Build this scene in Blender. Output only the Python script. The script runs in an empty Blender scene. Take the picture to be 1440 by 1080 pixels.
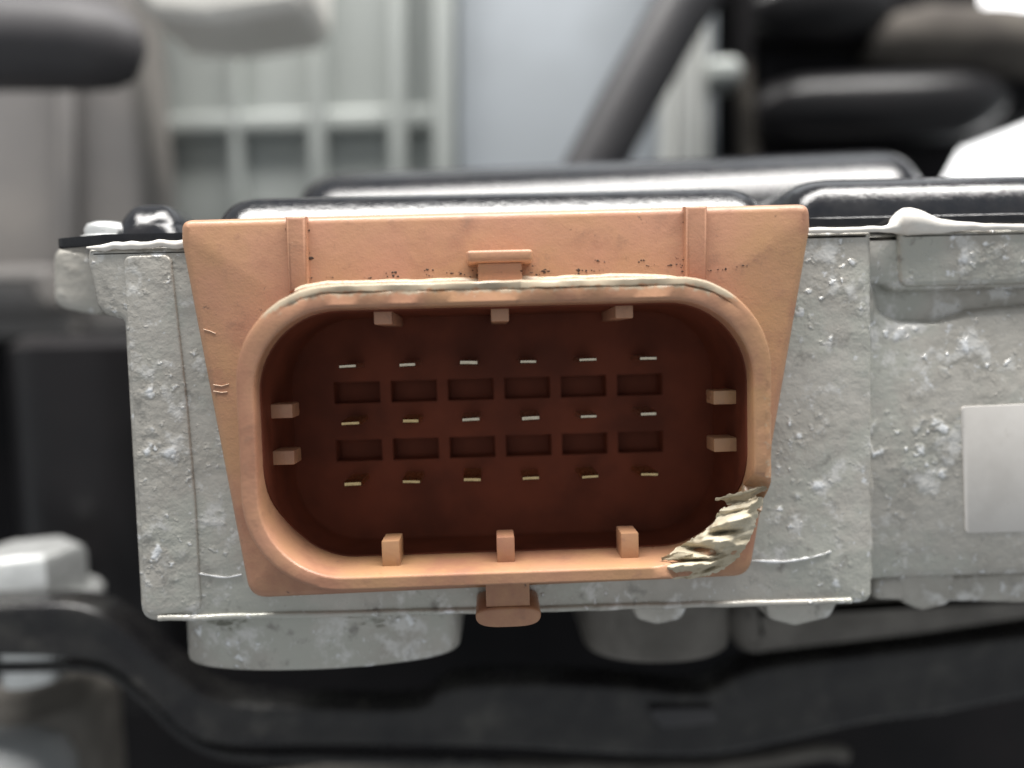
import bpy, bmesh, math, random
from mathutils import Vector, Matrix, noise

random.seed(7)
MM = 0.001
sc = bpy.context.scene
col = sc.collection
R_ = math.radians

# ------------------------------------------------------------------ camera
F_PX, DIST = 1040.0, 78.0                       # focal length in photo pixels, mm from lens to connector mouth
PITCH, YAW, ROLL = R_(3.3), R_(1.5), R_(1.5)
fwd = Vector((math.sin(YAW) * math.cos(PITCH), math.cos(YAW) * math.cos(PITCH), -math.sin(PITCH)))
r0 = fwd.cross(Vector((0, 0, 1))).normalized()
u0 = r0.cross(fwd)
RT = r0 * math.cos(ROLL) - u0 * math.sin(ROLL)
UP = r0 * math.sin(ROLL) + u0 * math.cos(ROLL)
CAM = Vector((-1.22, -DIST, 9.92))              # mm
cam_d = bpy.data.cameras.new('camera')
cam = bpy.data.objects.new('camera', cam_d)
col.objects.link(cam)
cam.matrix_world = Matrix.Translation(CAM * MM) @ Matrix((RT, UP, -fwd)).transposed().to_4x4()
cam_d.sensor_width = 36.0
cam_d.lens = 26.0
cam_d.clip_start, cam_d.clip_end = 0.005, 20.0
cam_d.dof.use_dof = True
cam_d.dof.focus_distance = 0.083
cam_d.dof.aperture_fstop = 6.6
sc.camera = cam

# ------------------------------------------------------------------ light (workshop interior: dim room, ceiling lamps)
world = bpy.data.worlds.new('World')
sc.world = world
world.use_nodes = True
bg = world.node_tree.nodes['Background']
bg.inputs[0].default_value = (0.93, 0.97, 1.0, 1)
bg.inputs[1].default_value = 0.36

def area_lamp(name, loc, target, sx, sy, power, colour):
    d = bpy.data.lights.new(name, 'AREA')
    d.shape = 'RECTANGLE'
    d.size, d.size_y = sx, sy
    d.energy = power
    d.color = colour
    o = bpy.data.objects.new(name, d)
    col.objects.link(o)
    o.location = loc
    o.rotation_euler = (Vector(target) - Vector(loc)).to_track_quat('-Z', 'Y').to_euler()
    return o

area_lamp('ceiling_lamp', (0.08, -0.115, 0.80), (0.08, 0.0, 0), 1.15, 0.18, 19.0, (1.0, 0.975, 0.94))
area_lamp('ceiling_lamp', (0.25, 0.55, 1.00), (0.0, 0.10, 0), 1.0, 0.5, 2.2, (0.95, 0.98, 1.0))

sc.view_settings.view_transform = 'Standard'
sc.view_settings.look = 'None'
sc.view_settings.exposure = 0.40
sc.view_settings.gamma = 1.0
sc.view_settings.use_curve_mapping = False
sc.render.engine = 'CYCLES'
sc.cycles.use_denoising = True
sc.cycles.max_bounces = 8

# ------------------------------------------------------------------ helpers (all dimensions in mm)
def at(x, y, Y):
    """point in mm seen at photo pixel (x, y) in the plane Y"""
    d = fwd + RT * ((x - 720) / F_PX) + UP * ((540 - y) / F_PX)
    return CAM + d * ((Y - CAM.y) / d.y)

def xz(x, y, Y):
    p = at(x, y, Y)
    return (p.x, p.z)

def tag(o, label, cat=None, group=None, kind=None):
    if label: o['label'] = label
    if cat: o['category'] = cat
    if group: o['group'] = group
    if kind: o['kind'] = kind
    return o

def empty(name, loc, label, cat, group=None):
    o = bpy.data.objects.new(name, None)
    o.empty_display_size = 0.005
    col.objects.link(o)
    o.location = Vector(loc) * MM
    return tag(o, label, cat, group)

def link(name, bm, mat, parent=None, angle=40, attr=None):
    """bmesh in mm -> ONE mesh object whose coordinates are world metres"""
    bmesh.ops.recalc_face_normals(bm, faces=bm.faces[:])
    bmesh.ops.scale(bm, vec=(MM, MM, MM), verts=bm.verts[:])
    me = bpy.data.meshes.new(name)
    bm.to_mesh(me)
    bm.free()
    for p in me.polygons: p.use_smooth = True
    me.set_sharp_from_angle(angle=R_(angle))
    me.materials.append(mat)
    o = bpy.data.objects.new(name, me)
    col.objects.link(o)
    if parent is not None:
        o.parent = parent
        o.matrix_parent_inverse = parent_inv(parent)
    return o

def parent_inv(p):
    m = Matrix.Translation(p.location) if p.parent is None else Matrix.Identity(4)
    return m.inverted()

def loft(bm, rings, closed=True, cap0=False, cap1=False):
    vs = [[bm.verts.new(p) for p in r] for r in rings]
    n = len(vs[0])
    for a, b in zip(vs, vs[1:]):
        for i in range(n if closed else n - 1):
            j = (i + 1) % n
            bm.faces.new((a[i], a[j], b[j], b[i]))
    if cap0: fill(bm, [vs[0]])
    if cap1: fill(bm, [vs[-1]])
    return vs

def fill(bm, loops):
    es = []
    for l in loops:
        for i in range(len(l)):
            a, b = l[i], l[(i + 1) % len(l)]
            e = bm.edges.get((a, b)) or bm.edges.new((a, b))
            es.append(e)
    bmesh.ops.triangle_fill(bm, edges=es, use_beauty=True)

def fillet(pts, rad, seg=6):
    """round the corners of a closed polygon"""
    n = len(pts)
    out = []
    for i in range(n):
        p0, p1, p2 = Vector(pts[i - 1]), Vector(pts[i]), Vector(pts[(i + 1) % n])
        r = rad[i] if isinstance(rad, (list, tuple)) else rad
        a, b = (p0 - p1), (p2 - p1)
        la, lb = a.length, b.length
        if r <= 0 or la < 1e-6 or lb < 1e-6:
            out.append(tuple(p1)); continue
        a.normalize(); b.normalize()
        ang = math.acos(max(-1, min(1, a.dot(b))))
        if ang > R_(176):
            out.append(tuple(p1)); continue
        t = min(r / math.tan(ang / 2), la * 0.48, lb * 0.48)
        s, e = p1 + a * t, p1 + b * t
        for k in range(seg + 1):
            u = k / seg
            out.append(tuple(s * (1 - u) ** 2 + p1 * 2 * u * (1 - u) + e * u ** 2))
    return out

def inset(pts, d):
    n = len(pts)
    area = sum(pts[i][0] * pts[(i + 1) % n][1] - pts[(i + 1) % n][0] * pts[i][1] for i in range(n))
    sgn = 1 if area > 0 else -1
    out = []
    for i in range(n):
        p0, p1, p2 = Vector(pts[i - 1]), Vector(pts[i]), Vector(pts[(i + 1) % n])
        a, b = (p1 - p0).normalized(), (p2 - p1).normalized()
        na, nb = Vector((-a.y, a.x)) * sgn, Vector((-b.y, b.x)) * sgn
        m = na + nb
        if m.length < 1e-6: m = na.copy()
        m.normalize()
        c = max(0.45, m.dot(na))
        out.append(tuple(p1 + m * (d / c)))
    return out

def prism(bm, outline, y0, y1, bev=0.6, hole=None, back=True, axis='Y'):
    """polygon (x,z) extruded from y0 to y1, front edge rounded; axis 'Z': polygon (x,y) extruded downwards from z=y0 to y1"""
    def P(q, t): return (q[0], t, q[1]) if axis == 'Y' else (q[0], q[1], t)
    s = 1 if y1 > y0 else -1
    rings = []
    for k in range(4):
        a = math.pi / 2 * k / 3
        rings.append([P(q, y0 + s * bev * (1 - math.sin(a))) for q in inset(outline, bev * (1 - math.cos(a)))])
    rings = rings[::-1]
    rings[0] = [P(q, y0) for q in inset(outline, bev)]
    rings = [rings[0]] + [[P(q, y0 + s * bev * (1 - math.sin(math.pi / 2 * k / 3))) for q in inset(outline, bev * (1 - math.cos(math.pi / 2 * k / 3)))] for k in (2, 1, 0)]
    rings.append([P(q, y1) for q in outline])
    vs = loft(bm, rings)
    loops = [vs[0]]
    if hole:
        hv = loft(bm, [[P(q, y0) for q in hole], [P(q, y1) for q in hole]])
        loops.append(hv[0])
    fill(bm, loops)
    if back: fill(bm, [vs[-1]] + ([hv[1]] if hole else []))
    return vs

def box(bm, x0, x1, y0, y1, z0, z1, bev=0.15):
    b = bmesh.new()
    bmesh.ops.create_cube(b, size=1)
    bmesh.ops.scale(b, vec=(x1 - x0, y1 - y0, z1 - z0), verts=b.verts[:])
    bmesh.ops.translate(b, vec=((x0 + x1) / 2, (y0 + y1) / 2, (z0 + z1) / 2), verts=b.verts[:])
    if bev: bmesh.ops.bevel(b, geom=b.edges[:], offset=bev, segments=2, affect='EDGES', profile=0.5)
    me = bpy.data.meshes.new('tmp'); b.to_mesh(me); b.free()
    bm.from_mesh(me); bpy.data.meshes.remove(me)

def tube(bm, pts, rad, n=16, squash=1.0):
    pts = [Vector(p) for p in pts]
    rings = []
    for i, p in enumerate(pts):
        t = (pts[min(i + 1, len(pts) - 1)] - pts[max(i - 1, 0)]).normalized()
        ref = Vector((0, 1, 0)) if abs(t.y) < 0.9 else Vector((0, 0, 1))
        s = t.cross(ref).normalized(); w = s.cross(t).normalized()
        r = rad[i] if isinstance(rad, (list, tuple)) else rad
        rings.append([p + s * (r * math.cos(2 * math.pi * k / n)) + w * (r * squash * math.sin(2 * math.pi * k / n)) for k in range(n)])
    loft(bm, rings, True, True, True)

def lathe(bm, prof, centre, n=40, axis='Z'):
    c = Vector(centre)
    rings = []
    for r, h in prof:
        r = max(r, 0.02)
        ring = []
        for k in range(n):
            a = 2 * math.pi * k / n
            if axis == 'Z': ring.append(c + Vector((r * math.cos(a), r * math.sin(a), h)))
            elif axis == 'X': ring.append(c + Vector((h, r * math.cos(a), r * math.sin(a))))
            else: ring.append(c + Vector((r * math.cos(a), h, r * math.sin(a))))
        rings.append(ring)
    loft(bm, rings, True, True, True)

def rrect(cx, cz, w, h, r, nc=14, ns=40, nv=22):
    """rounded rectangle, same vertex count for every size: starts at the right side, runs counter-clockwise"""
    pts = []
    hx, hz = w / 2 - r, h / 2 - r
    def arc(ox, oz, a0):
        for k in range(nc + 1):
            a = a0 + math.pi / 2 * k / nc
            pts.append((cx + ox + r * math.cos(a), cz + oz + r * math.sin(a)))
    def line(p, q, n):
        for k in range(1, n):
            u = k / n
            pts.append((p[0] * (1 - u) + q[0] * u, p[1] * (1 - u) + q[1] * u))
    arc(hx, hz, 0); line(pts[-1], (cx - hx, cz + h / 2), ns)
    arc(-hx, hz, math.pi / 2); line(pts[-1], (cx - w / 2, cz - hz), nv)
    arc(-hx, -hz, math.pi); line(pts[-1], (cx + hx, cz - h / 2), ns)
    arc(hx, -hz, 1.5 * math.pi); line(pts[-1], (cx + w / 2, cz + hz), nv)
    return pts

def nz(x, y, z, s=1.0): return noise.noise(Vector((x * s, y * s, z * s)))

# ------------------------------------------------------------------ materials
def material(name, base, rough=0.5, metal=0.0, var=None, var_scale=0.3, rvar=0.0, bumps=(), spec=0.5,
             patches=None, wear=None, coat=0.0, nodules=None):
    """base colour varied by noise; bumps = [(kind, scale per mm, strength, distance mm)]; patches = [(colour, scale, lo, hi)]"""
    m = bpy.data.materials.new(name)
    m.use_nodes = True
    nt = m.node_tree; N = nt.nodes; L = nt.links
    b = N['Principled BSDF']
    b.inputs['Metallic'].default_value = metal
    b.inputs['Roughness'].default_value = rough
    b.inputs['Specular IOR Level'].default_value = spec
    b.inputs['Coat Weight'].default_value = coat
    tc = N.new('ShaderNodeTexCoord')
    mp = N.new('ShaderNodeMapping'); mp.inputs['Scale'].default_value = (1000, 1000, 1000)
    L.new(tc.outputs['Object'], mp.inputs['Vector'])
    vec = mp.outputs['Vector']
    def noise_n(scale, detail=4, rough_=0.6):
        n = N.new('ShaderNodeTexNoise'); n.inputs['Scale'].default_value = scale
        n.inputs['Detail'].default_value = detail; n.inputs['Roughness'].default_value = rough_
        L.new(vec, n.inputs['Vector']); return n.outputs['Fac']
    def ramp(src, lo, hi):
        r = N.new('ShaderNodeMapRange'); r.interpolation_type = 'SMOOTHSTEP'
        r.inputs['From Min'].default_value = lo; r.inputs['From Max'].default_value = hi
        L.new(src, r.inputs['Value']); return r.outputs['Result']
    def mix(fac, a, c):
        x = N.new('ShaderNodeMix'); x.data_type = 'RGBA'
        L.new(fac, x.inputs['Factor'])
        for s, v in ((x.inputs[6], a), (x.inputs[7], c)):
            if hasattr(v, 'type') and not isinstance(v, tuple): L.new(v, s)
            else: s.default_value = (*v, 1)
        return x.outputs[2]
    c = None
    v = var or tuple(k * 0.85 for k in base)
    c = mix(ramp(noise_n(var_scale, 5), 0.3, 0.7), base, v)
    for pc, ps, lo, hi in (patches or ()):
        c = mix(ramp(noise_n(ps, 6, 0.65), lo, hi), c, pc)
    if wear:
        at_ = N.new('ShaderNodeAttribute'); at_.attribute_name = 'wear'
        nn = noise_n(1.4, 5, 0.7)
        ad = N.new('ShaderNodeMath'); ad.operation = 'ADD'; L.new(at_.outputs['Fac'], ad.inputs[0]); L.new(nn, ad.inputs[1])
        c = mix(ramp(ad.outputs[0], 0.85, 1.1), c, wear)
    nod = None
    for ns, lo, hi, size in (nodules or ()):
        wn = N.new('ShaderNodeTexNoise'); wn.inputs['Scale'].default_value = ns * 1.6; wn.inputs['Detail'].default_value = 2
        L.new(vec, wn.inputs['Vector'])
        vm = N.new('ShaderNodeVectorMath'); vm.operation = 'MULTIPLY_ADD'
        L.new(wn.outputs['Color'], vm.inputs[0]); vm.inputs[1].default_value = (1.1 / ns,) * 3; L.new(vec, vm.inputs[2])
        vo = N.new('ShaderNodeTexVoronoi'); vo.inputs['Scale'].default_value = ns; L.new(vm.outputs[0], vo.inputs['Vector'])
        sep = N.new('ShaderNodeSeparateColor'); L.new(vo.outputs['Color'], sep.inputs[0])
        r1 = N.new('ShaderNodeMapRange'); r1.interpolation_type = 'SMOOTHSTEP'
        r1.inputs['From Min'].default_value = size; r1.inputs['From Max'].default_value = size * 0.15; L.new(vo.outputs['Distance'], r1.inputs['Value'])
        ml = N.new('ShaderNodeMath'); ml.operation = 'MULTIPLY'
        L.new(r1.outputs['Result'], ml.inputs[0]); L.new(ramp(sep.outputs[0], lo, hi), ml.inputs[1])
        clu = N.new('ShaderNodeMath'); clu.operation = 'MULTIPLY'
        L.new(ml.outputs[0], clu.inputs[0]); L.new(ramp(noise_n(0.11, 3), 0.40, 0.58), clu.inputs[1])
        if nod is None: nod = clu.outputs[0]
        else:
            mx = N.new('ShaderNodeMath'); mx.operation = 'MAXIMUM'; L.new(nod, mx.inputs[0]); L.new(clu.outputs[0], mx.inputs[1]); nod = mx.outputs[0]
    if nod is not None:
        c = mix(ramp(nod, 0.25, 0.95), c, (0.80, 0.81, 0.82))
    L.new(c, b.inputs['Base Color'])
    if rvar:
        r = N.new('ShaderNodeMapRange'); r.inputs['To Min'].default_value = rough - rvar; r.inputs['To Max'].default_value = rough + rvar
        r.inputs['From Min'].default_value = 0.3; r.inputs['From Max'].default_value = 0.7
        L.new(noise_n(var_scale * 3, 4), r.inputs['Value']); L.new(r.outputs['Result'], b.inputs['Roughness'])
    prev = None
    for kind, s, st, dist in bumps:
        bp = N.new('ShaderNodeBump'); bp.inputs['Strength'].default_value = st; bp.inputs['Distance'].default_value = dist * MM
        if kind == 'noise': h = noise_n(s, 6, 0.62)
        elif kind == 'masked':                   # rough skin only inside irregular patches
            ml = N.new('ShaderNodeMath'); ml.operation = 'MULTIPLY'
            L.new(noise_n(s, 1.5, 0.45), ml.inputs[0]); L.new(ramp(noise_n(s * 0.20, 5, 0.6), 0.50, 0.68), ml.inputs[1])
            h = ml.outputs[0]
        elif kind == 'pits':
            h = ramp(noise_n(s, 3, 0.5), 0.55, 0.72)
        else:                                    # blisters: sparse round bumps
            vo = N.new('ShaderNodeTexVoronoi'); vo.inputs['Scale'].default_value = s
            L.new(vec, vo.inputs['Vector'])
            sep = N.new('ShaderNodeSeparateColor'); L.new(vo.outputs['Color'], sep.inputs[0])
            r1 = N.new('ShaderNodeMapRange'); r1.inputs['From Min'].default_value = 0.45; r1.inputs['From Max'].default_value = 0.0
            r1.interpolation_type = 'SMOOTHSTEP'; L.new(vo.outputs['Distance'], r1.inputs['Value'])
            ml = N.new('ShaderNodeMath'); ml.operation = 'MULTIPLY'
            L.new(r1.outputs['Result'], ml.inputs[0]); L.new(ramp(sep.outputs[0], 0.55, 0.95), ml.inputs[1])
            h = ml.outputs[0]
        L.new(h, bp.inputs['Height'])
        if prev: L.new(prev, bp.inputs['Normal'])
        prev = bp.outputs['Normal']
    if nod is not None:
        bp = N.new('ShaderNodeBump'); bp.inputs['Strength'].default_value = 0.5; bp.inputs['Distance'].default_value = 0.38 * MM
        L.new(nod, bp.inputs['Height'])
        if prev: L.new(prev, bp.inputs['Normal'])
        prev = bp.outputs['Normal']
    if prev: L.new(prev, b.inputs['Normal'])
    return m

M = {}
M['plastic'] = material('tan_plastic', (0.435, 0.222, 0.142), 0.37, var=(0.415, 0.236, 0.122), var_scale=0.06, rvar=0.10,
                        bumps=[('noise', 3.5, 0.16, 0.15), ('noise', 0.35, 0.14, 0.6)], wear=(0.42, 0.345, 0.25),
                        patches=[((0.34, 0.165, 0.102), 0.09, 0.46, 0.68), ((0.31, 0.165, 0.105), 0.35, 0.55, 0.74), ((0.14, 0.08, 0.055), 0.9, 0.65, 0.76), ((0.60, 0.41, 0.29), 1.8, 0.69, 0.76)])
M['shade_liner'] = material('shaded_brown_plastic', (0.150, 0.041, 0.022), 0.6, spec=0.12, var=(0.090, 0.026, 0.015), var_scale=0.12, bumps=[('noise', 3.0, 0.1, 0.1)])  # connector plastic darkened: shade inside the socket is put into the colour
M['torn'] = material('torn_pale_plastic', (0.57, 0.52, 0.41), 0.8, var=(0.46, 0.40, 0.29), var_scale=0.3, spec=0.2,
                     patches=[((0.30, 0.21, 0.13), 0.4, 0.58, 0.74)], bumps=[('noise', 2.0, 0.3, 0.3)])
M['dirt'] = material('black_grime', (0.05, 0.03, 0.022), 0.8, var=(0.09, 0.055, 0.04), var_scale=0.8)
M['scuff'] = material('scuffed_plastic', (0.62, 0.46, 0.34), 0.6, var=(0.52, 0.36, 0.25), var_scale=0.8)
M['gold'] = material('gold_contact', (0.78, 0.60, 0.32), 0.28, 1.0, var=(0.42, 0.30, 0.15), var_scale=0.9, rvar=0.06)
M['pin'] = material('tinned_contact', (0.80, 0.73, 0.58), 0.28, 1.0, var=(0.45, 0.38, 0.28), var_scale=0.9, rvar=0.08)
M['cast'] = material('cast_aluminium', (0.50, 0.478, 0.435), 0.38, 0.3, var=(0.37, 0.35, 0.312), var_scale=0.11, rvar=0.12,
                     patches=[((0.44, 0.44, 0.395), 0.07, 0.48, 0.62), ((0.61, 0.60, 0.575), 0.22, 0.53, 0.65), ((0.27, 0.258, 0.235), 0.30, 0.58, 0.72), ((0.66, 0.665, 0.67), 0.8, 0.62, 0.70), ((0.25, 0.24, 0.22), 1.0, 0.66, 0.76)],
                     bumps=[('noise', 0.16, 0.25, 2.0), ('masked', 0.55, 0.3, 0.8), ('noise', 2.2, 0.05, 0.2)],
                     nodules=[(0.38, 0.5, 0.8, 0.44), (0.8, 0.55, 0.8, 0.42)])
M['cast_dark'] = material('dark_cast_aluminium', (0.16, 0.148, 0.132), 0.6, 0.25, var=(0.10, 0.092, 0.082), var_scale=0.12, rvar=0.08,
                          bumps=[('noise', 0.6, 0.3, 1.0), ('noise', 2.5, 0.3, 0.3)])  # darker cast metal; shade under the block is put into the colour
M['blister'] = material('bright_aluminium', (0.72, 0.73, 0.75), 0.36, 0.5, var=(0.58, 0.585, 0.59), var_scale=0.6, bumps=[('noise', 3.0, 0.3, 0.3)])
M['black_paint'] = material('black_gloss_paint', (0.010, 0.011, 0.014), 0.13, 0.0, var=(0.018, 0.018, 0.02), var_scale=0.3, rvar=0.05,
                            bumps=[('noise', 1.2, 0.16, 0.25)], spec=0.36)
M['black_plastic'] = material('black_plastic', (0.010, 0.0095, 0.011), 0.25, spec=0.4, var=(0.026, 0.025, 0.024), var_scale=0.12, rvar=0.08,
                              bumps=[('noise', 1.0, 0.15, 0.3)], patches=[((0.055, 0.052, 0.047), 0.14, 0.52, 0.74), ((0.12, 0.11, 0.10), 0.6, 0.70, 0.80)])
M['sealant'] = material('white_sealant', (0.80, 0.77, 0.72), 0.4, var=(0.74, 0.70, 0.64), var_scale=0.4, bumps=[('noise', 1.2, 0.15, 0.3)])
M['label'] = material('label_paper', (0.55, 0.53, 0.505), 0.5, var=(0.47, 0.45, 0.425), var_scale=0.12, patches=[((0.42, 0.40, 0.37), 0.4, 0.62, 0.78)])
M['zinc'] = material('zinc_plating', (0.78, 0.79, 0.78), 0.32, 0.6, var=(0.62, 0.63, 0.62), var_scale=0.3, rvar=0.06)
M['casing'] = material('grey_casing', (0.34, 0.36, 0.345), 0.5, 0.2, var=(0.33, 0.35, 0.34), var_scale=0.03, bumps=[('noise', 0.4, 0.2, 1.0)])
M['casing_blue'] = material('bluish_casing', (0.36, 0.39, 0.425), 0.5, 0.1, var=(0.31, 0.335, 0.36), var_scale=0.03)
M['casing_tan'] = material('dusty_casing', (0.21, 0.195, 0.182), 0.7, 0.0, var=(0.155, 0.148, 0.145), var_scale=0.03)
M['pale'] = material('pale_grey_paint', (0.52, 0.53, 0.51), 0.6, var=(0.44, 0.45, 0.43), var_scale=0.05)
M['cream'] = material('cream_paint', (0.80, 0.78, 0.73), 0.4, var=(0.72, 0.70, 0.65), var_scale=0.05)
M['worn_rubber'] = material('worn_grey_rubber', (0.05, 0.047, 0.05), 0.6, var=(0.035, 0.033, 0.036), var_scale=0.05)
M['gloss_black'] = material('glossy_black_plastic', (0.010, 0.010, 0.011), 0.3, var=(0.014, 0.013, 0.014), var_scale=0.05, spec=0.2)
M['dusty'] = material('dusty_grey_metal', (0.30, 0.31, 0.315), 0.85, var=(0.22, 0.22, 0.22), var_scale=0.06, spec=0.2)
M['rubber'] = material('black_rubber', (0.026, 0.025, 0.029), 0.5, var=(0.036, 0.034, 0.036), var_scale=0.08)
M['umber'] = material('dull_brown_metal', (0.11, 0.10, 0.088), 0.95, 0.0, spec=0.1, var=(0.07, 0.063, 0.058), var_scale=0.06)
M['dark'] = material('deep_black', (0.008, 0.008, 0.009), 0.85, spec=0.12, var=(0.012, 0.011, 0.012), var_scale=0.05)
gl = bpy.data.materials.new('backdrop_glow'); gl.use_nodes = True
gb = gl.node_tree.nodes['Principled BSDF']
gb.inputs['Emission Color'].default_value = (1, 1, 1, 1); gb.inputs['Emission Strength'].default_value = 1.6  # plain white glow for the overexposed background panel
M['bright_backdrop'] = gl

# ================================================================== setting behind: engine compartment
bm = bmesh.new()
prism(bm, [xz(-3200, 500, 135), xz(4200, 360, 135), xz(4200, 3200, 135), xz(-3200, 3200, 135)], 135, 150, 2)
tag(link('engine_bay_wall', bm, M['dark']), 'black shadowed engine bay wall behind everything', kind='structure')  # darkness of the gaps between parts is put into this black

bm = bmesh.new()
w = [at(1010, -400, 640), at(2400, -400, 640), at(2400, 520, 640), at(1010, 520, 640)]
prism(bm, [(p.x, p.z) for p in w], 640, 650, 2)
tag(link('bright_backdrop', bm, M['bright_backdrop']), 'glowing overexposed white background behind the black motor', 'bright_backdrop')

# ribbed grey casing
Y = 150
root = empty('gearbox_casing', (0, Y, 0), 'blurred grey ribbed metal casing behind the black cover', 'casing')
bm = bmesh.new(); prism(bm, [xz(214, -300, Y), xz(640, -300, Y), xz(640, 470, Y), xz(214, 470, Y)], Y, Y + 30, 3); link('casing_wall', bm, M['casing'], root)
bm = bmesh.new(); prism(bm, [xz(640, -300, Y), xz(1005, -300, Y), xz(1005, 470, Y), xz(640, 470, Y)], Y - 4, Y + 30, 3); link('smooth_wall', bm, M['casing_blue'], root)
for (xa, xb, d) in ((330, 346, 5), (442, 462, 8), (552, 574, 9), (612, 640, 12)):
    bm = bmesh.new(); prism(bm, [xz(xa, -300, Y), xz(xb, -300, Y), xz(xb, 470, Y), xz(xa, 470, Y)], Y - d, Y + 1, 1.5); link('vertical_rib', bm, M['casing'], root)
bm = bmesh.new(); prism(bm, [xz(205, 168, Y), xz(628, 153, Y), xz(628, 188, Y), xz(205, 197, Y)], Y - 5, Y + 1, 2); link('horizontal_rib', bm, M['casing'], root)

# dusty casing at the left
Y = 125
root = empty('dusty_casing', (at(90, 300, Y).x, Y, 0), 'blurred brownish grey casing behind the cover bolt at left', 'casing')
bm = bmesh.new(); prism(bm, fillet([xz(-3000, -300, Y), xz(165, -300, Y), xz(182, 20, Y), xz(206, 330, Y), xz(206, 470, Y), xz(-3000, 540, Y)], 3), Y, Y + 20, 3); link('casing_wall', bm, M['casing_tan'], root)
bm = bmesh.new(); prism(bm, [xz(92, 20, Y), xz(118, 20, Y), xz(118, 470, Y), xz(92, 470, Y)], Y - 5, Y + 1, 2); link('vertical_rib', bm, M['casing_tan'], root)
bm = bmesh.new(); prism(bm, fillet([xz(-2900, 465, Y), xz(112, 380, Y), xz(125, 440, Y), xz(-2900, 525, Y)], 3), Y - 16, Y + 1, 4); link('ledge', bm, M['casing_tan'], root)

# dark pipe and cream part, top left
Y = 86
bm = bmesh.new()
tube(bm, [at(-300, 62, Y), at(40, 62, Y), at(120, 64, Y), at(160, 66, Y + 1), at(182, 70, Y + 3), at(190, 72, Y + 4)], [9.4, 9.4, 9.2, 8.6, 7.0, 4.5], 28)
tag(link('pipe', bm, M['worn_rubber']), 'thick dark grey blurred pipe at the upper left corner', 'pipe')
Y = 98
bm = bmesh.new()
prism(bm, fillet([xz(165, -160, Y), xz(440, -160, Y), xz(436, -12, Y), xz(420, 14, Y), xz(300, 32, Y), xz(215, 26, Y), xz(178, -10, Y)], [3, 3, 3, 3, 3, 4, 4]), Y, Y + 22, 3.5)
tag(link('cream_bracket', bm, M['cream']), 'blurred cream rounded bracket hanging at the top left', 'bracket')

# diagonal hose
Y = 108
bm = bmesh.new()
tube(bm, [at(1090, -180, Y), at(1010, -60, Y), at(953, 20, Y), at(880, 150, Y), at(840, 225, Y), at(800, 300, Y)], 7.2, 24)
tag(link('hose', bm, M['rubber']), 'black diagonal hose rising behind the cover', 'hose')

# pale post with knob
Y = 132
root = empty('casing_post', (at(970, 200, Y).x, Y, 0), 'pale grey upright post with rounded knob beside the hose', 'post')
bm = bmesh.new(); prism(bm, fillet([xz(945, -200, Y), xz(1000, -200, Y), xz(1000, 300, Y), xz(935, 300, Y)], 2), Y, Y + 10, 3); link('post', bm, M['pale'], root)
bm = bmesh.new(); prism(bm, fillet([xz(995, 82, Y), xz(1036, 80, Y), xz(1046, 96, Y), xz(1040, 118, Y), xz(995, 120, Y)], 2.5), Y - 2, Y + 8, 2.5); link('knob', bm, M['casing'], root)
bm = bmesh.new(); tube(bm, [at(1040, 92, Y + 9), at(1052, 150, Y + 9), at(1060, 300, Y + 9)], 3.4, 16); link('stay', bm, M['umber'], root)

# black motor mass on the right
Y = 138
root = empty('black_motor', (at(1230, 150, Y).x, Y, 0), 'large black blurred motor at the upper right', 'motor')
bm = bmesh.new()
prism(bm, fillet([xz(1040, -300, Y), xz(1372, -300, Y), xz(1392, 6, Y), xz(1440, 40, Y), xz(1520, 60, Y), xz(1520, 148, Y), xz(1415, 164, Y), xz(1368, 200, Y), xz(1335, 260, Y), xz(1335, 330, Y), xz(1046, 330, Y)],
                 [2, 2, 4, 4, 2, 2, 8, 8, 4, 2, 2]), Y, Y + 50, 5)
link('motor_body', bm, M['dark'], root)
bm = bmesh.new(); tube(bm, [at(1215, 62, Y - 3), at(1300, 58, Y - 4), at(1400, 62, Y - 4), at(1520, 70, Y - 3)], [6, 9.5, 9.5, 8], 24); link('brown_sleeve', bm, M['umber'], root)
bm = bmesh.new(); tube(bm, [at(1062, 165, Y - 4), at(1080, 162, Y - 5), at(1120, 160, Y - 6), at(1250, 156, Y - 6), at(1330, 150, Y - 5), at(1375, 140, Y - 3), at(1400, 135, Y)], [5, 8, 10, 10.5, 10, 8, 5], 32); link('motor_barrel', bm, M['gloss_black'], root)
bm = bmesh.new(); tube(bm, [at(1062, 20, Y - 2), at(1090, 18, Y - 4), at(1150, 16, Y - 5), at(1215, 20, Y - 3), at(1240, 24, Y)], [6, 9, 10.5, 9, 5], 32); link('motor_cap', bm, M['gloss_black'], root)

# black cylinder in the cavity left of the block
Y = 78
bm = bmesh.new()
c = at(110, 600, Y)
lathe(bm, [(0, 19), (14, 19), (17, 16.5), (17, -60), (0, -60)], (c.x, Y + 10, c.z), 48)
tag(link('black_canister', bm, M['gloss_black']), 'dark cylindrical canister in the shadow left of the cast block', 'canister')

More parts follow.
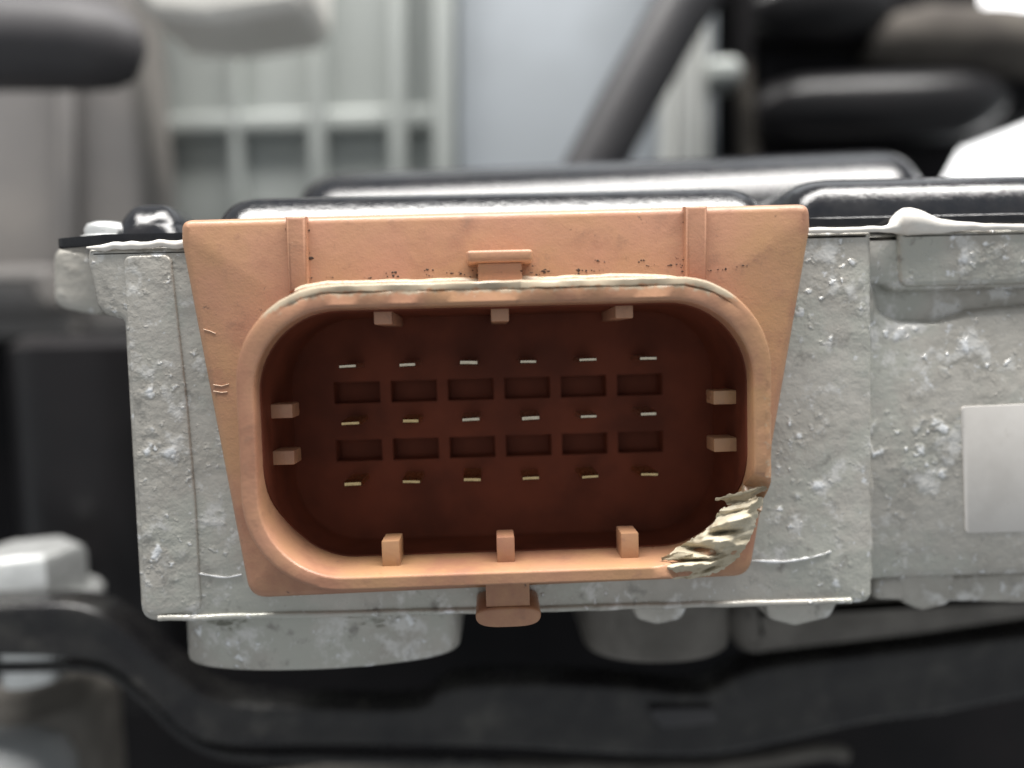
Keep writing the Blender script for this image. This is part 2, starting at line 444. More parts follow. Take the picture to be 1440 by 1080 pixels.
# ================================================================== black bracket under the block
Y = 38
root = empty('black_bracket', (0, Y, at(700, 1080, Y).z), 'black moulded bracket snaking along under the cast block', 'bracket')
up = [(-900, 868), (-160, 850), (0, 850), (85, 848), (132, 858), (178, 888), (245, 945), (310, 985), (440, 994), (585, 994), (628, 966), (720, 958), (860, 962), (980, 974), (1060, 940), (1200, 920), (1330, 905), (1620, 868)]
lo = [(-900, 945), (-160, 925), (0, 925), (115, 930), (165, 948), (215, 992), (262, 1036), (320, 1052), (440, 1050), (600, 1052), (720, 1056), (880, 1066), (1010, 1066), (1130, 1042), (1230, 1020), (1330, 1008), (1440, 985), (1620, 960)]
def smooth_poly(px, n=4):
    out = []
    for i in range(len(px) - 1):
        p0, p1, p2, p3 = px[max(i - 1, 0)], px[i], px[i + 1], px[min(i + 2, len(px) - 1)]
        for k in range(n):
            t = k / n
            f = lambda a, b, c, d: 0.5 * (2 * b + (c - a) * t + (2 * a - 5 * b + 4 * c - d) * t * t + (3 * b - a - 3 * c + d) * t ** 3)
            out.append((f(p0[0], p1[0], p2[0], p3[0]), f(p0[1], p1[1], p2[1], p3[1])))
    out.append(px[-1]); return out
us, ls = smooth_poly(up), smooth_poly(lo)
bm = bmesh.new()
rings = []
n = len(us)
for i in range(n):
    U_, L_ = us[i], ls[i]
    a, b = at(U_[0], U_[1], Y), at(L_[0], L_[1], Y)
    h = (a - b)
    prof = [(1.0, 6), (1.0, 3), (0.985, 1.2), (0.94, 0.3), (0.86, 0.0), (0.60, 0.5), (0.30, 0.7), (0.10, 0.1), (0.03, 0.4), (0, 1.6), (0, 6)]
    rings.append([b + h * t + Vector((0, dy, 0)) for t, dy in prof])
loft(bm, rings, False)
link('channel', bm, M['black_plastic'], root, 60)
bm = bmesh.new()
lip = smooth_poly([(-160, 940), (0, 938), (120, 938), (165, 952), (215, 992), (262, 1036), (330, 1062), (480, 1066), (700, 1072)])
tube(bm, [at(x, y, Y + 3) for x, y in lip], 0.9, 12); link('lower_lip', bm, M['black_plastic'], root, 60)
bm = bmesh.new()
prism(bm, fillet([xz(905, 992, Y), xz(1000, 990, Y), xz(1010, 1012, Y), xz(930, 1020, Y)], 1), Y - 1.2, Y + 2, 0.5); link('clip', bm, M['rubber'], root)
# grey plate edge below the bracket
Y = 60
bm = bmesh.new()
tube(bm, [at(x, y, Y) for x, y in smooth_poly([(300, 1110), (480, 1086), (720, 1080), (960, 1082), (1060, 1072), (1150, 1056), (1190, 1060)])], 1.5, 12)
tag(link('grey_rail', bm, M['cast_dark']), 'thin grey blurred rail below the black bracket', 'rail')

# grey rounded casting and hex bolt, lower left
Y = 58
root = empty('grey_boss', (at(40, 1080, Y).x, Y, at(40, 1080, Y).z), 'rounded grey casting under the black bracket at lower left', 'casting')
c = at(40, 1060, Y)
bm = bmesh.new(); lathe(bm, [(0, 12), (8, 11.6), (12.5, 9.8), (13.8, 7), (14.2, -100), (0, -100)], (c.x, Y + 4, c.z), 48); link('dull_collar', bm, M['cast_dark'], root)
c = at(-15, 1090, Y - 10)
bm = bmesh.new(); lathe(bm, [(0, 8), (7, 7.2), (11.5, 4.6), (13.2, 0), (13.6, -90), (0, -90)], (c.x, Y - 10, c.z), 48); link('bright_dome', bm, M['dusty'], root)

Y = 52
c = at(42, 842, Y)
root = empty('hex_bolt', c, 'silver hex bolt head above the black bracket at lower left', 'bolt')
bm = bmesh.new()
rings = []
for s, h in ((0.0, 9.2), (0.80, 9.2), (0.93, 8.6), (1.0, 7.4), (1.0, 0.5)):
    rings.append([c + Vector((9.2 * max(s, .01) * math.cos(R_(60 * k + 18)), 9.2 * max(s, .01) * math.sin(R_(60 * k + 18)), h)) for k in range(6)])
loft(bm, rings, True, False, True); link('head', bm, M['zinc'], root, 25)
bm = bmesh.new(); lathe(bm, [(0, 1.0), (11.0, 1.0), (11.6, 0.3), (11.6, -1), (5, -1.2), (5, -14)], c, 40); link('washer', bm, M['zinc'], root)

# ================================================================== cast aluminium housing
housing = empty('cast_housing', (0, 9, -23), 'silver cast aluminium housing block with blistered corroded face around the connector', 'housing')
shroud_hole = rrect(0.2, 0.1, 57.6, 33.4, 10)
# main block
bm = bmesh.new()
out = fillet([(-43.8, 13.6), (-46.6, 14.4), (-47.5, 20.5), (-47.2, 21.9), (44.2, 21.9), (44.2, -23.1), (-43.7, -22.2)], [0.8, 2.0, 1.2, 0.6, 0.5, 1.6, 2.2])
prism(bm, out, 9, 60, 0.8, hole=shroud_hole)
for v in bm.verts:
    if v.co.y < 12 and abs(v.co.x) > 40: v.co.x += 0.18 * nz(v.co.x, 0, v.co.z, 0.25)
link('main_block', bm, M['cast'], housing)
# slightly proud strip on the left with a step
bm = bmesh.new()
prism(bm, fillet([(-43.2, 20.9), (-37.8, 20.9), (-36.8, 4), (-36.4, -8), (-36.4, -20.9), (-42.9, -21.4)], 1), 8.72, 9.6, 0.28); link('raised_strip', bm, M['cast'], housing)
# bottom lip
bm = bmesh.new()
tube(bm, [(-41.5 + k * 83 / 60, 9.0, -21.7 - 0.9 * k / 60 + 0.12 * nz(k, 3, 0, 0.4)) for k in range(61)], [0.40 + 0.10 * nz(k, 0, 6, 0.3) for k in range(61)], 10); link('bottom_lip', bm, M['cast'], housing)
# side block at the right, set back, with a groove under its upper band
bm = bmesh.new()
prism(bm, fillet([(44.1, 21.7), (130, 21.7), (130, -20.9), (44.1, -20.9)], 0.6), 12.4, 60, 0.8); link('side_block', bm, M['cast'], housing)
bm = bmesh.new()
prism(bm, fillet([(42.5, 21.8), (130, 21.8), (130, 14.9), (47.5, 14.7), (46.6, 15.6), (42.5, 15.8)], [0.5, 0.5, 0.5, 1.0, 1.0, 0.5]), 10.2, 12.9, 1.0); link('upper_band', bm, M['cast'], housing)
bm = bmesh.new()
prism(bm, fillet([(47.6, 21.75), (130, 21.75), (130, 15.4), (47.9, 15.2)], [0.5, 0.5, 0.5, 1.5]), 9.55, 11, 0.65); link('band_pad', bm, M['cast'], housing)
bm = bmesh.new()
low = [(42.5, 15.9), (45.6, 15.7), (46.2, 12.4), (48.5, 11.3), (53, 11.2), (58, 12.4), (66, 12.9), (130, 13.2), (130, -20.9), (42.5, -20.9)]
prism(bm, fillet(low, [0.4, 1.2, 1.6, 2, 3, 3, 3, 0.5, 0.5, 0.6]), 10.6, 13.5, 1.3); link('lower_face', bm, M['cast'], housing)
bm = bmesh.new()
tube(bm, [(44.6 + 0.15 * nz(k, 9, 0, 0.5), 10.75, 20.5 - k * 41 / 60) for k in range(61)], [0.36 + 0.3 * nz(k, 1, 4, 0.35) for k in range(61)], 10); link('step_ridge', bm, M['cast'], housing)
# casting parting lines (bright broken ridges)
for pts, r in (([(276, 806), (300, 810), (318, 812), (340, 808)], 0.17), ([(1055, 788), (1100, 790), (1140, 784), (1168, 776)], 0.24)):
    bm = bmesh.new()
    q = [Vector(at(x, y, 8.9)) for x, y in smooth_poly(pts, 5)]
    tube(bm, q, [r * max(0.12, 0.55 + 1.5 * nz(p.x, 5, 0, 0.8)) for p in q], 8); link('parting_ridge', bm, M['blister'], housing)
# rear ear under the cover, left
bm = bmesh.new()
prism(bm, fillet([xz(72, 346, 20), xz(150, 346, 20), xz(150, 446, 20), xz(72, 432, 20)], 2), 20, 40, 1); link('rear_ear', bm, M['cast'], housing)
# rounded boss under the block
def half_boss(name, xa, xb, ztop, zbot, yf, depth, mat, slope=0.0, bev=0.8):
    bm = bmesh.new()
    cx, a = (xa + xb) / 2, (xb - xa) / 2
    pl = [(cx - a * math.cos(math.pi * k / 40), yf + depth - depth * math.sin(math.pi * k / 40) ** 0.8) for k in range(41)]
    pl = [(pl[0][0], yf + depth + 22)] + pl + [(pl[-1][0], yf + depth + 22)]
    prism(bm, pl, zbot, ztop, bev, axis='Z')
    for v in bm.verts:
        if v.co.z < (ztop + zbot) / 2: v.co.z += slope * (v.co.x - cx)
    return link(name, bm, mat, housing)
half_boss('round_boss', -41.2, -6.3, -21.5, -29.6, 10.5, 6.5, M['cast'], 0.005)
for px in (318, 525):                            # rough curled casting skin on the boss
    c = at(px, 884, 11)
    bm = bmesh.new()
    rows = []
    for i in range(37):
        row = []
        for k in range(15):
            u, v = i / 36 * 2 - 1, k / 14 * 2 - 1
            x, z = c.x + 3.9 * u, -23.4 - 1.55 * v + 0.3 * u * u
            q = max(0.0, 1 - u * u - v * v) ** 0.5
            ys = 17.0 - 6.5 * max(0, 1 - ((x + 23.75) / 17.45) ** 2) ** 0.4
            h = 0.75 * abs(nz(x * 0.35, px, z * 1.5)) + 0.35 * abs(nz(x * 0.9, px, z * 2.6))
            row.append((x, ys + 0.25 - q * (0.25 + 1.3 * h), z))
        rows.append(row)
    loft(bm, rows, False); link('rough_skin', bm, M['cast'], housing, 50)
half_boss('shaded_boss', 11.5, 33.5, -21.5, -36.5, 24, 9, M['cast_dark'])  # its shadow is painted through the darker metal
# flash tongues hanging below the bottom edge
for pts, Yt in (([(884, 832), (978, 830), (962, 874), (925, 882), (895, 874)], 11.0), ([(1072, 826), (1196, 822), (1170, 872), (1120, 884), (1082, 874)], 10.6), ([(1262, 802), (1352, 800), (1340, 852), (1300, 862), (1272, 850)], 13.6)):
    bm = bmesh.new(); prism(bm, fillet([xz(x, y, Yt) for x, y in pts], 1.6), Yt, Yt + 6, 1.1); link('flash_tongue', bm, M['cast'], housing)
# lower right web
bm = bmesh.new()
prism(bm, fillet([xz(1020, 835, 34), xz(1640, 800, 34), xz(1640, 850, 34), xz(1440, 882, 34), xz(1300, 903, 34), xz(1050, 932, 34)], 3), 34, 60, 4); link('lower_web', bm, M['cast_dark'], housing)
bm = bmesh.new()
prism(bm, fillet([xz(1232, 812, 14), xz(1640, 790, 14), xz(1640, 826, 14), xz(1440, 850, 14), xz(1232, 846, 14)], 1), 14, 40, 1); link('lower_ledge', bm, M['cast'], housing)

# blank label at the right (its printed code is left out)
Yl = 10.45
bm = bmesh.new()
prism(bm, fillet([xz(1352, 572, Yl), xz(1640, 560, Yl), xz(1640, 742, Yl), xz(1358, 750, Yl)], 0.5), Yl, 10.7, 0.06)
tag(link('label_sticker', bm, M['label']), 'pale blank square sticker on the cast block at the right edge', 'sticker')

# ================================================================== black stamped cover
cover = empty('cover_plate', (0, 10, 22.4), 'glossy black stamped steel cover lying on top of the cast housing', 'cover')
bm = bmesh.new()
prism(bm, fillet([(-53.0, 12.5), (-46, 10.0), (140, 10.0), (140, 130), (-53, 130)], [2, 3, 1, 1, 3]), 22.35, 23.55, 0.35, axis='Z')
for v in bm.verts: pass
link('flange', bm, M['black_paint'], cover)
def raised(name, x0, x1, y0, y1, zb, zt, run, rc=5, side=78, sr=0.35):
    """stamped raised panel: foot fillet, sloped wall, rounded shoulder, flat top"""
    bm = bmesh.new()
    H = zt - zb
    prof = [(-1.0, -1.0, 0.0), (-0.35, -0.35, 0.03 * H)]
    d, ds, h, st = 0.0, 0.0, 0.07 * H, 0.93 * H / 40
    sa, sb = run
    while h < H * 0.999:
        u = h / H
        if u < sa: th = 74 - 16 * (u / sa)
        elif u < sb: th = 58 - 11 * (u - sa) / (sb - sa)
        else: th = max(4, 47 * math.sqrt(max(0, (1 - u) / (1 - sb))))
        ths = max(4, side * math.sqrt(max(0, (1 - u) / (1 - sr)))) if u > sr else side
        prof.append((d, ds, h))
        k = st * (0.25 if u > 0.9 else 1)
        h += k; d += k / math.tan(R_(th)); ds += k / math.tan(R_(ths))
    prof.append((d + 0.5, ds + 0.5, H))
    rings = []
    for d, ds, h in prof:
        w, dp = (x1 - x0) - 2 * ds, (y1 - y0) - 2 * d
        rings.append([(p[0], p[1], zb + h) for p in rrect((x0 + x1) / 2, (y0 + y1) / 2, w, dp, max(0.6, min(rc, w / 2.1, dp / 2.1) - d * 0.5), 10, 20, 10)])
    loft(bm, rings, True, False, True)
    if name == 'rear_panel':
        for v in bm.verts: v.co.z += 0.022 * (v.co.x - 20) * (v.co.z - zb) / H
    return link(name, bm, M['black_paint'], cover, 60)
raised('front_panel', -35.5, 34.5, 12.6, 44, 23.5, 28.7, (0.34, 0.80), 5)
raised('right_panel', 36.0, 130, 12.2, 60, 23.5, 29.6, (0.58, 0.76), 5)
raised('rear_panel', -35.5, 75.5, 38, 110, 23.5, 40.2, (0.62, 0.81), 11, 78, 0.72)
raised('corner_bump', -48.4, -38.5, 14.0, 26, 23.5, 28.6, (0.4, 0.7), 4, 66, 0.4)

# cover bolt
c = at(152, 326, 17); c.z = 23.55
root = empty('cover_bolt', c, 'small shiny silver bolt on the left corner of the black cover', 'bolt')
bm = bmesh.new(); lathe(bm, [(3.3, 0.0), (3.3, 0.5), (2.9, 0.75), (2.4, 0.8)], c, 32); link('flange_washer', bm, M['zinc'], root)
bm = bmesh.new(); lathe(bm, [(2.6, 0.7), (2.65, 1.6), (2.3, 2.2), (1.5, 2.5), (0.7, 2.45), (0.4, 2.0), (0, 2.0)], c, 24); link('head', bm, M['zinc'], root)

# white sealant beads squeezed from under the cover
def bead(pts, rad, label):
    bm = bmesh.new()
    tube(bm, pts, rad, 14, 0.8)
    tag(link('sealant_bead', bm, M['sealant'], None, 60), label, 'sealant')
lp = [(-47.4 + k * 12.4 / 24, 9.0, 21.95 + 0.28 * nz(k, 0, 2, 0.33) + 0.012 * k) for k in range(25)]
bead(lp, [0.10 + min(1, k / 4) * (0.36 + 0.16 * nz(k, 4, 0, 0.4)) for k in range(25)], 'thin white sealant bead under the cover left of the connector')
rp = []; rr_ = []
for k in range(61):
    x = 34.8 + k * 35 / 60
    e = math.exp(-((x - 48.6) / 1.9) ** 2) if x < 48.6 else math.exp(-((x - 48.6) / 4.2) ** 1.3)
    rp.append((x, 8.9 + (0.5 if x > 47 else 0), 21.95 + 0.16 * nz(k, 8, 1, 0.3) + 0.9 * e))
    rr_.append(0.34 + 0.10 * nz(k, 2, 2, 0.4) + 1.35 * e)
bead(rp, rr_, 'white sealant bead with a fat blob right of the connector')

# ================================================================== connector
conn = empty('electrical_connector', (0, 6, -18), 'tan plastic connector socket with damaged corner set in the cast housing', 'connector')
OUT = dict(cx=0.25, cz=0.1, w=56.8, h=32.6, r=10.2)
INN = dict(cx=0.15, cz=-0.45, w=52.9, h=28.4, r=8.8)
def ring2(f, shrink=0.0):
    o = rrect(OUT['cx'], OUT['cz'], OUT['w'], OUT['h'], OUT['r'])
    i = rrect(INN['cx'], INN['cz'], INN['w'] - 2 * shrink, INN['h'] - 2 * shrink, INN['r'] - shrink)
    return [(a[0] * (1 - f) + b[0] * f, a[1] * (1 - f) + b[1] * f) for a, b in zip(o, i)]
# flange plate with the hole for the shroud
bm = bmesh.new()
out = fillet([(-35.5, 24.45), (35.5, 24.75), (35.6, 22.0), (28.3, -18.3), (-29.9, -18.9), (-35.6, 22.0)], [1.3, 1.3, 4, 2.4, 2.4, 4])
prism(bm, out, 6, 10.5, 1.0, hole=rrect(OUT['cx'], OUT['cz'], OUT['w'] - 1, OUT['h'] - 1, OUT['r'] - .5), back=False)
plate = link('flange_plate', bm, M['plastic'], conn)
def tall_rib(xa, xb, za, zb):
    bm = bmesh.new()
    prism(bm, [(xa, za), (xb, za), (xb + 0.05, zb), (xa - 0.05, zb)], 5.25, 6.3, 0.45)
    link('plate_rib', bm, M['plastic'], plate)
tall_rib(-23.6, -21.4, 16.0, 24.35)
tall_rib(20.9, 23.4, 16.0, 24.55)

# shroud: wall swept round the mouth; corner lower right torn away, top edge worn
def torn_amount(p):
    x, z = p
    d = math.hypot((x - 23.6) / 7.6, (z + 11.4) / 7.0)
    return max(0.0, min(1.0, (1.05 - d) * 4))
bm = bmesh.new()
wl = bm.verts.layers.float.new('wear')
prof = [(0, 8.0, 0), (0, 3.0, 0), (0, 0.5, 0), (0.03, 0.22, 0), (0.08, 0.06, 0), (0.16, 0.0, 0), (0.30, 0.0, 0), (0.345, 0.0, 0), (0.39, 0.0, 0), (0.82, 0.0, 0), (0.90, 0.06, 0), (0.965, 0.22, 0), (1, 0.55, 0), (1, 1.4, 0.03), (1, 1.9, 0.06), (1, -1, 0.08)]
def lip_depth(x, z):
    """depth at which the tan lip gives way to the walls coloured dark as cavity shade: deep along the floor, shallow at the sides"""
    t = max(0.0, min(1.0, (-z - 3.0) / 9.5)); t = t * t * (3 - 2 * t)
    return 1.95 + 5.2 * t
rows = []
for f, y_, s in prof:
    row = []
    for k, p in enumerate(ring2(f, s)):
        x, z = p
        t = torn_amount(p)
        y = y_ if y_ >= 0 else lip_depth(x, z)
        yy = y
        top = max(0.0, min(1.0, (z - 11.5) / 3.0)) * (1 if x < 24 else 0.7)
        right = max(0.0, min(1.0, (x - 26.2) / 1.2)) * max(0, min(1, (9 - z) / 6)) * 0.9
        if f < 0.45 and y < 3.2:
            yy += 0.30 * top * (0.5 + nz(x, y, z, 0.8)) + 0.3 * right * abs(nz(x, y, z, 1.5))
            z -= 0.18 * top * abs(nz(x, 3, z, 1.1)); x -= 0.2 * right * abs(nz(x, 3, z, 1.7))
        if f == 0.345 and p[1] > 12: yy += 0.5 * max(0, 0.25 + nz(x, 11, 0, 0.22)) ; w_g = 1
        if t > 0 and y < 4:
            cut = 3.2 * t * (0.75 + 0.6 * nz(x * 1.3, 1, z * 1.3, 0.5))
            if y < cut: yy = y * 0.3 + cut * 0.8
        v = bm.verts.new((x, yy, z))
        w = 0.0
        if y < 1.5 and f < 0.45: w = max(w, top * (0.78 if f < 0.3 else 0.5))
        if y < 1.5 and f < 0.45: w = max(w, right * 0.38)
        if y < 3: w = max(w, t * 0.45)
        v[wl] = w
        row.append(v)
    rows.append(row)
n = len(rows[0])
for a, b in zip(rows, rows[1:]):
    for i in range(n):
        j = (i + 1) % n
        bm.faces.new((a[i], a[j], b[j], b[i]))
shroud = link('shroud', bm, M['plastic'], conn, 24)

# worn ledge behind the top of the mouth
bm = bmesh.new()
wl = bm.verts.layers.float.new('wear')
rings = []
for k in range(71):
    x = -22.5 + k * 42.5 / 70
    e = min(1, k / 6, (70 - k) / 6)
    zt = 16.3 + (0.75 + 0.22 * nz(x, 0, 0, 0.28) + 0.06 * nz(x, 0, 3, 1.2)) * e ** 0.5
    yf = 3.4 + 0.2 * nz(x, 5, 0, 0.35)
    rings.append([(x, yf + 0.35, 15.4), (x, yf, 15.9), (x, yf + 0.1 + 0.06 * nz(x, 2, 1, 1.3), zt - 0.3), (x, yf + 0.5, zt), (x, 6.4, zt + 0.05)])
loft(bm, rings, False)
for v in bm.verts: v[wl] = 0.55 if v.co.z > 15.6 else 0.2
link('worn_ledge', bm, M['plastic'], conn, 60)

# liner: deep inner walls, cavity shade put into their colour
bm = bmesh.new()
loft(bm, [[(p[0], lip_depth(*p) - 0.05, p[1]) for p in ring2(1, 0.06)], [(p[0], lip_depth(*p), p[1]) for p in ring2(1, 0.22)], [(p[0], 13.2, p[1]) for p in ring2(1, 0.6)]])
shade_liner = link('shade_liner', bm, M['shade_liner'], conn, 60)

# back wall with twelve pockets, eighteen contact pins
YB = 13.0
PX0, PIT = -0.45, 6.97
colx = [PX0 + PIT * (i - 2.5) for i in range(6)]
pocket_z = [4.15, -3.0]
PW, PH = 5.65, 2.65
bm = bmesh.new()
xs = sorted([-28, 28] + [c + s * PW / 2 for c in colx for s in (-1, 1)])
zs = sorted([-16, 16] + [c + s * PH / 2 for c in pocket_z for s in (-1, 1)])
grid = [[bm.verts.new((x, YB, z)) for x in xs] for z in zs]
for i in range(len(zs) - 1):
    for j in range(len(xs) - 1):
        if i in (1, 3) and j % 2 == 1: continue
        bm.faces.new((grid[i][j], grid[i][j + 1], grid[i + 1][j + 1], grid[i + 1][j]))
back = link('back_wall', bm, M['shade_liner'], conn, 30)
pocket_mesh = None
for z in pocket_z:
    for x in colx:
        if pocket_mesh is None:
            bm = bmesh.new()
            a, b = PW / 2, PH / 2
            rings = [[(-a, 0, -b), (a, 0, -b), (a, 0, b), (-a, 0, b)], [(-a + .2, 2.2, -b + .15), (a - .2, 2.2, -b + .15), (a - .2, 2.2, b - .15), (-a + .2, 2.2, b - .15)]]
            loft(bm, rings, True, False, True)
            o = link('pocket', bm, M['shade_liner'], back, 30); pocket_mesh = o.data
        else:
            o = bpy.data.objects.new('pocket', pocket_mesh); col.objects.link(o); o.parent = back
        o.matrix_parent_inverse = Matrix.Identity(4)
        o.parent = back
        o.matrix_parent_inverse = conn.matrix_world.inverted() if False else Matrix.Translation(-Vector((0, 0, 0)))
        o.location = Vector((x, YB, z)) * MM
pin_mesh = None
for z in (7.55, 0.95, -6.1):
    for i, x in enumerate(colx):
        if pin_mesh is None:
            bm = bmesh.new()
            a, b = 1.1, 0.30
            rings = []
            for y, s, q in ((0, 0.93, 0.55), (0.12, 0.97, 0.8), (0.35, 1.0, 1.0), (6.5, 1.0, 1.0)):
                rings.append([(-a * s, y, -b * q), (a * s, y, -b * q), (a * s, y, b * q), (-a * s, y, b * q)])
            loft(bm, rings, True, True, False)
            o = link('contact_pin', bm, M['pin'], conn, 20); pin_mesh = o.data
        else:
            o = bpy.data.objects.new('contact_pin', pin_mesh); col.objects.link(o)
        o.parent = conn
        o.matrix_parent_inverse = Matrix.Translation(-conn.location)
        o.scale = (random.uniform(0.86, 1.04), 1, random.uniform(0.75, 1.1))
        if z < 3 and (i < 2 or z < 0):
            o.material_slots[0].link = 'OBJECT'; o.material_slots[0].material = M['gold']
        o.location = Vector((x + random.uniform(-.1, .1), 7.8 + random.uniform(-.3, .3), z + random.uniform(-.06, .06))) * MM
        o.rotation_euler = (R_(random.uniform(-2, 2)), R_(random.uniform(-2.5, 2.5)), R_(random.uniform(-1, 1)))

# coding ribs inside the mouth
def key_rib(x0, x1, z0, z1, y0, y1=12.9):
    bm = bmesh.new(); box(bm, x0, x1, y0, y1, z0, z1, 0.18); link('key_rib', bm, M['plastic'], conn)
for px in (538, 703, 878):
    c = at(px, 438, 3.0); key_rib(c.x - 1.0, c.x + 1.0, 12.1, 14.2, 3.0)
for px in (549, 711, 886):
    c = at(px, 765, 3.0); key_rib(c.x - 1.0, c.x + 1.0, -15.2, -11.75, 3.0, 6.4)
for py in (579, 645):
    c = at(386, py, 4.5); key_rib(-26.4, -23.6, c.z - 0.8, c.z + 0.8, 4.8, 7.8)
for py in (559, 626):
    c = at(1030, py, 4.5); key_rib(23.7, 27.0, c.z - 0.8, c.z + 0.8, 4.8, 7.8)

# T-shaped latch tabs above and below the mouth
def t_tab(x0, x1, w0, w1, za, zb, zc, y0, y1):
    cx = (x0 + x1) / 2
    s = 1 if zc > za else -1
    bm = bmesh.new()
    fl = [(cx - w0 / 2 - .5, za), (cx - w0 / 2, za + s * 0.5), (cx - w0 / 2, zb), (cx + w0 / 2, zb), (cx + w0 / 2, za + s * 0.5), (cx + w0 / 2 + .5, za)]
    prism(bm, fl, y0 + 0.4, y1, 0.15)
    stem = link('latch_tab', bm, M['plastic'], conn)
    bm = bmesh.new()
    zl, zh = min(zb, zc), max(zb, zc)
    if s > 0: ol = fillet([(cx - w1 / 2, zl), (cx + w1 / 2, zl), (cx + w1 / 2, zh), (cx - w1 / 2, zh)], 0.45)
    else:
        ol = [(cx + w1 / 2 * math.copysign(abs(math.cos(a)) ** 0.6, math.cos(a)), zh - 0.9 + (0.9 if math.sin(a) > 0 else zh - 0.9 - zl) * math.copysign(abs(math.sin(a)) ** 0.75, math.sin(a))) for a in [2 * math.pi * k / 40 for k in range(40)]]
    prism(bm, ol, y0, y1, 0.35)
    link('tab_head', bm, M['plastic'], stem)
t_tab(*[at(x, 360, 2.6).x for x in (657, 748)], 4.8, 7.2, 16.1, at(700, 369, 2.6).z, at(700, 351, 2.6).z, 2.6, 6.5)
t_tab(*[at(x, 868, 2.6).x for x in (668, 762)], 4.9, 7.3, -15.9, at(715, 855, 2.6).z, at(715, 883, 2.6).z, 2.6, 8.9)

# torn shards of the broken rim corner: crumpled strips
def shard(px, width, twist, fold, seed):
    """crumpled strip along photo points given with depth"""
    bm = bmesh.new()
    pts = []
    for i in range(len(px) - 1):
        for k in range(7):
            t = k / 7
            pts.append(Vector(at(*px[i])) * (1 - t) + Vector(at(*px[i + 1])) * t)
    pts.append(Vector(at(*px[-1])))
    rows = []
    n = len(pts)
    for i, p in enumerate(pts):
        t = (pts[min(i + 1, n - 1)] - pts[max(i - 1, 0)]).normalized()
        nrm = Vector((0, -1, 0))
        side = t.cross(nrm).normalized()
        u = i / (n - 1)
        w = width * (0.35 + 0.75 * math.sin(math.pi * min(1, max(0.06, u)) ) ) * (1 + 0.5 * nz(i, seed, 0, 0.45))
        a = twist * (u - 0.4)
        d = side * math.cos(a) + nrm * math.sin(a)
        q = d.cross(t)
        row = []
        for k in range(9):
            v = (k / 8 - 0.5) * 2
            bend = fold * math.cos(v * 2.4 + seed + 2 * u) * (0.6 + 0.8 * nz(i * 0.3, seed, v))
            jag = (0.45 * nz(i, seed + 3, v * 2, 0.9) if abs(v) > 0.8 else 0)
            row.append(p + d * (w * v * (1 + jag)) + q * bend)
        rows.append(row)
    loft(bm, rows, False)
    bmesh.ops.solidify(bm, geom=bm.faces[:], thickness=0.28)
    return bm
for i, (px, w, tw, fo) in enumerate((
        ([(1006, 703, 3.2), (1024, 700, 2.4), (1048, 697, 1.6), (1066, 689, 0.8), (1078, 686, 0.6)], 0.42, 0.8, 0.25),
        ([(1020, 706, 3.0), (1036, 704, 2.4), (1052, 701, 1.8)], 0.55, -0.9, 0.3),
        ([(930, 786, 1.4), (950, 782, 0.9), (975, 779, 0.6)], 0.35, 0.6, 0.2))):
    link('torn_shard', shard(px, w, tw, fo, i * 1.7 + 0.4), M['torn'], conn, 50)
# crumpled folds of the break: a sheet between the inner and the outer edge of the tear
inner_px = smooth_poly([(930, 796), (940, 780), (962, 764), (985, 750), (1004, 734), (1012, 718), (1034, 708), (1062, 698)], 12)
outer_px = smooth_poly([(936, 812), (968, 814), (1000, 808), (1024, 796), (1044, 776), (1058, 748), (1066, 724), (1074, 700)], 12)
creases = [((952, 767), (1014, 779), 5.0, 2.2), ((998, 751), (1042, 746), 3.2, 1.5), ((936, 790), (1008, 786), 2.0, 1.0), ((985, 806), (1014, 791), 3.0, 1.2), ((1008, 727), (1050, 716), 3.0, 1.0)]
ridges = [((940, 797), (1005, 793), 4.5, 0.9), ((990, 757), (1046, 766), 6.0, 0.8), ((1003, 741), (1052, 728), 5.0, 0.9), ((955, 783), (1000, 784), 3.0, 0.5)]
def seg_dist(p, a, b):
    p, a, b = Vector(p), Vector(a), Vector(b)
    t = max(0, min(1, (p - a).dot(b - a) / (b - a).length_squared))
    return (p - a - (b - a) * t).length, t
bm = bmesh.new()
rows = []
nu = len(inner_px); nv = 44
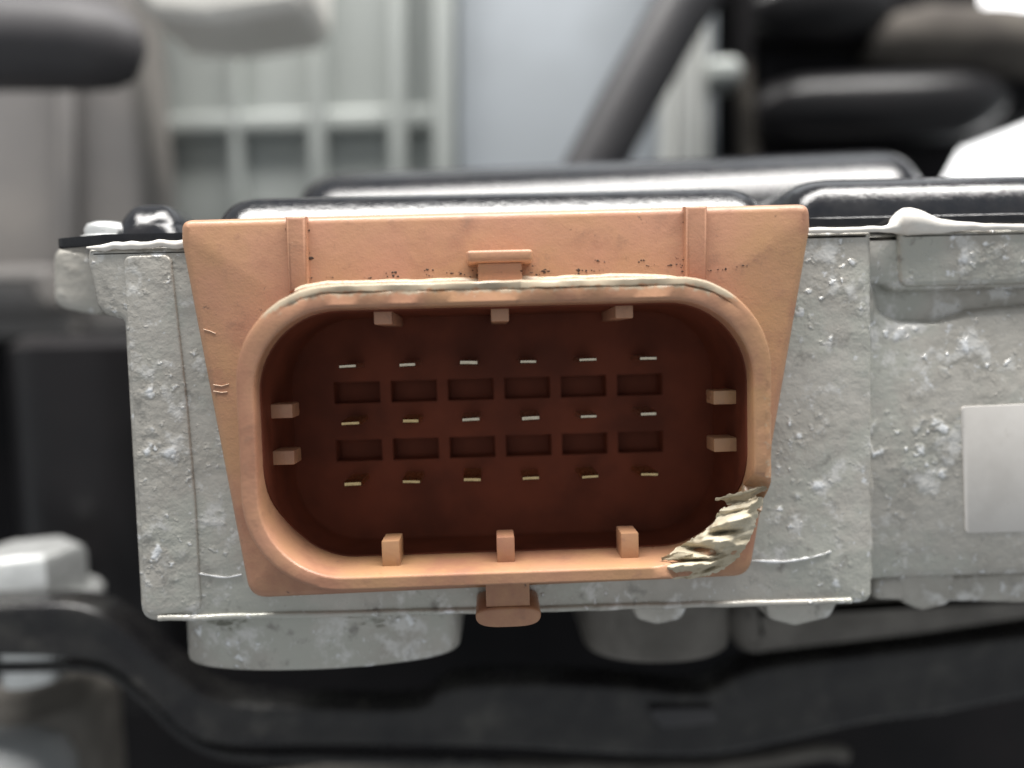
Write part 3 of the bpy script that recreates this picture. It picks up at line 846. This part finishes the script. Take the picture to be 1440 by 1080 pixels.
for i in range(nu):
    row = []
    for k in range(nv + 1):
        v = k / nv
        jx, jy = 2.2 * nz(i * 0.35, k * 0.05, 1), 2.2 * nz(i * 0.35, k * 0.05, 5)
        if k in (0, nv): jx += 2.5 * nz(i, 3, k, 0.6); jy += 2.5 * nz(i, 8, k, 0.6)
        x = inner_px[i][0] * (1 - v) + outer_px[i][0] * v + jx
        y = inner_px[i][1] * (1 - v) + outer_px[i][1] * v + jy
        depth = 2.4 - 1.7 * min(1, v / 0.45) + 0.9 * max(0, (v - 0.6) / 0.4)
        for a, b, w, amp in creases:
            d, t = seg_dist((x, y), a, b)
            depth += amp * math.exp(-(d / w) ** 2) * (0.35 + 0.65 * math.sin(math.pi * min(1, max(0, t))))
        for a, b, w, amp in ridges:
            d, t = seg_dist((x, y), a, b)
            depth -= amp * math.exp(-(d / w) ** 2)
        along = x * 0.96 - y * 0.28; across = x * 0.28 + y * 0.96
        depth += 0.40 * nz(along * 0.025, across * 0.16, 2.0) + 0.22 * nz(along * 0.06, across * 0.35, 7.0)
        row.append(at(x, y, depth))
    rows.append(row)
loft(bm, rows, False)
link('torn_folds', bm, M['torn'], conn, 70)

# grime and scuffs on the connector face
bm = bmesh.new()
def speck(x, z, y, r):
    ph = random.uniform(0, 6)
    ring = [(x + r * random.uniform(0.5, 1.3) * math.cos(2 * math.pi * k / 7), y, z + 0.6 * r * random.uniform(0.5, 1.3) * math.sin(2 * math.pi * k / 7)) for k in range(7)]
    vs = [bm.verts.new(p) for p in ring]; c = bm.verts.new((x, y - 0.06, z))
    for k in range(7): bm.faces.new((vs[k], vs[(k + 1) % 7], c))
for k in range(70):
    u = random.random()
    if u < 0.55: x, z = random.gauss(6, 10), 17.35 + abs(random.gauss(0, 0.45)) + (1.2 if random.random() < 0.12 else 0)
    elif u < 0.75: x, z = random.choice((-23.75, -21.25, 20.75)) + random.gauss(0, 0.1), random.uniform(17, 24)
    elif u < 0.97: x, z = random.gauss(3.2, 0.5), random.uniform(17.3, 18.8)
    else: x, z = random.uniform(-30, 30), random.uniform(17.8, 23.8)
    if -23.6 < x < -21.4 or 20.9 < x < 23.4: continue
    r = abs(random.gauss(0, 0.11)) + 0.04
    speck(x, z, 2.99 if u >= 0.75 and u < 0.97 else 5.99, r)
    if u < 0.55:
        for q in range(3): speck(x + random.gauss(0, 0.5), z + random.gauss(0, 0.08), 5.99, r * random.uniform(0.4, 0.9))
o = link('dirt_specks', bm, M['dirt'], conn, 60); o['kind'] = 'stuff'
for pts in ([(286, 463), (296, 466), (303, 469)], [(300, 541), (312, 543), (322, 540)], [(300, 550), (312, 552), (320, 551)]):
    bm = bmesh.new(); tube(bm, [at(x, y, 5.97) for x, y in pts], 0.05, 6); link('scuff', bm, M['scuff'], conn)
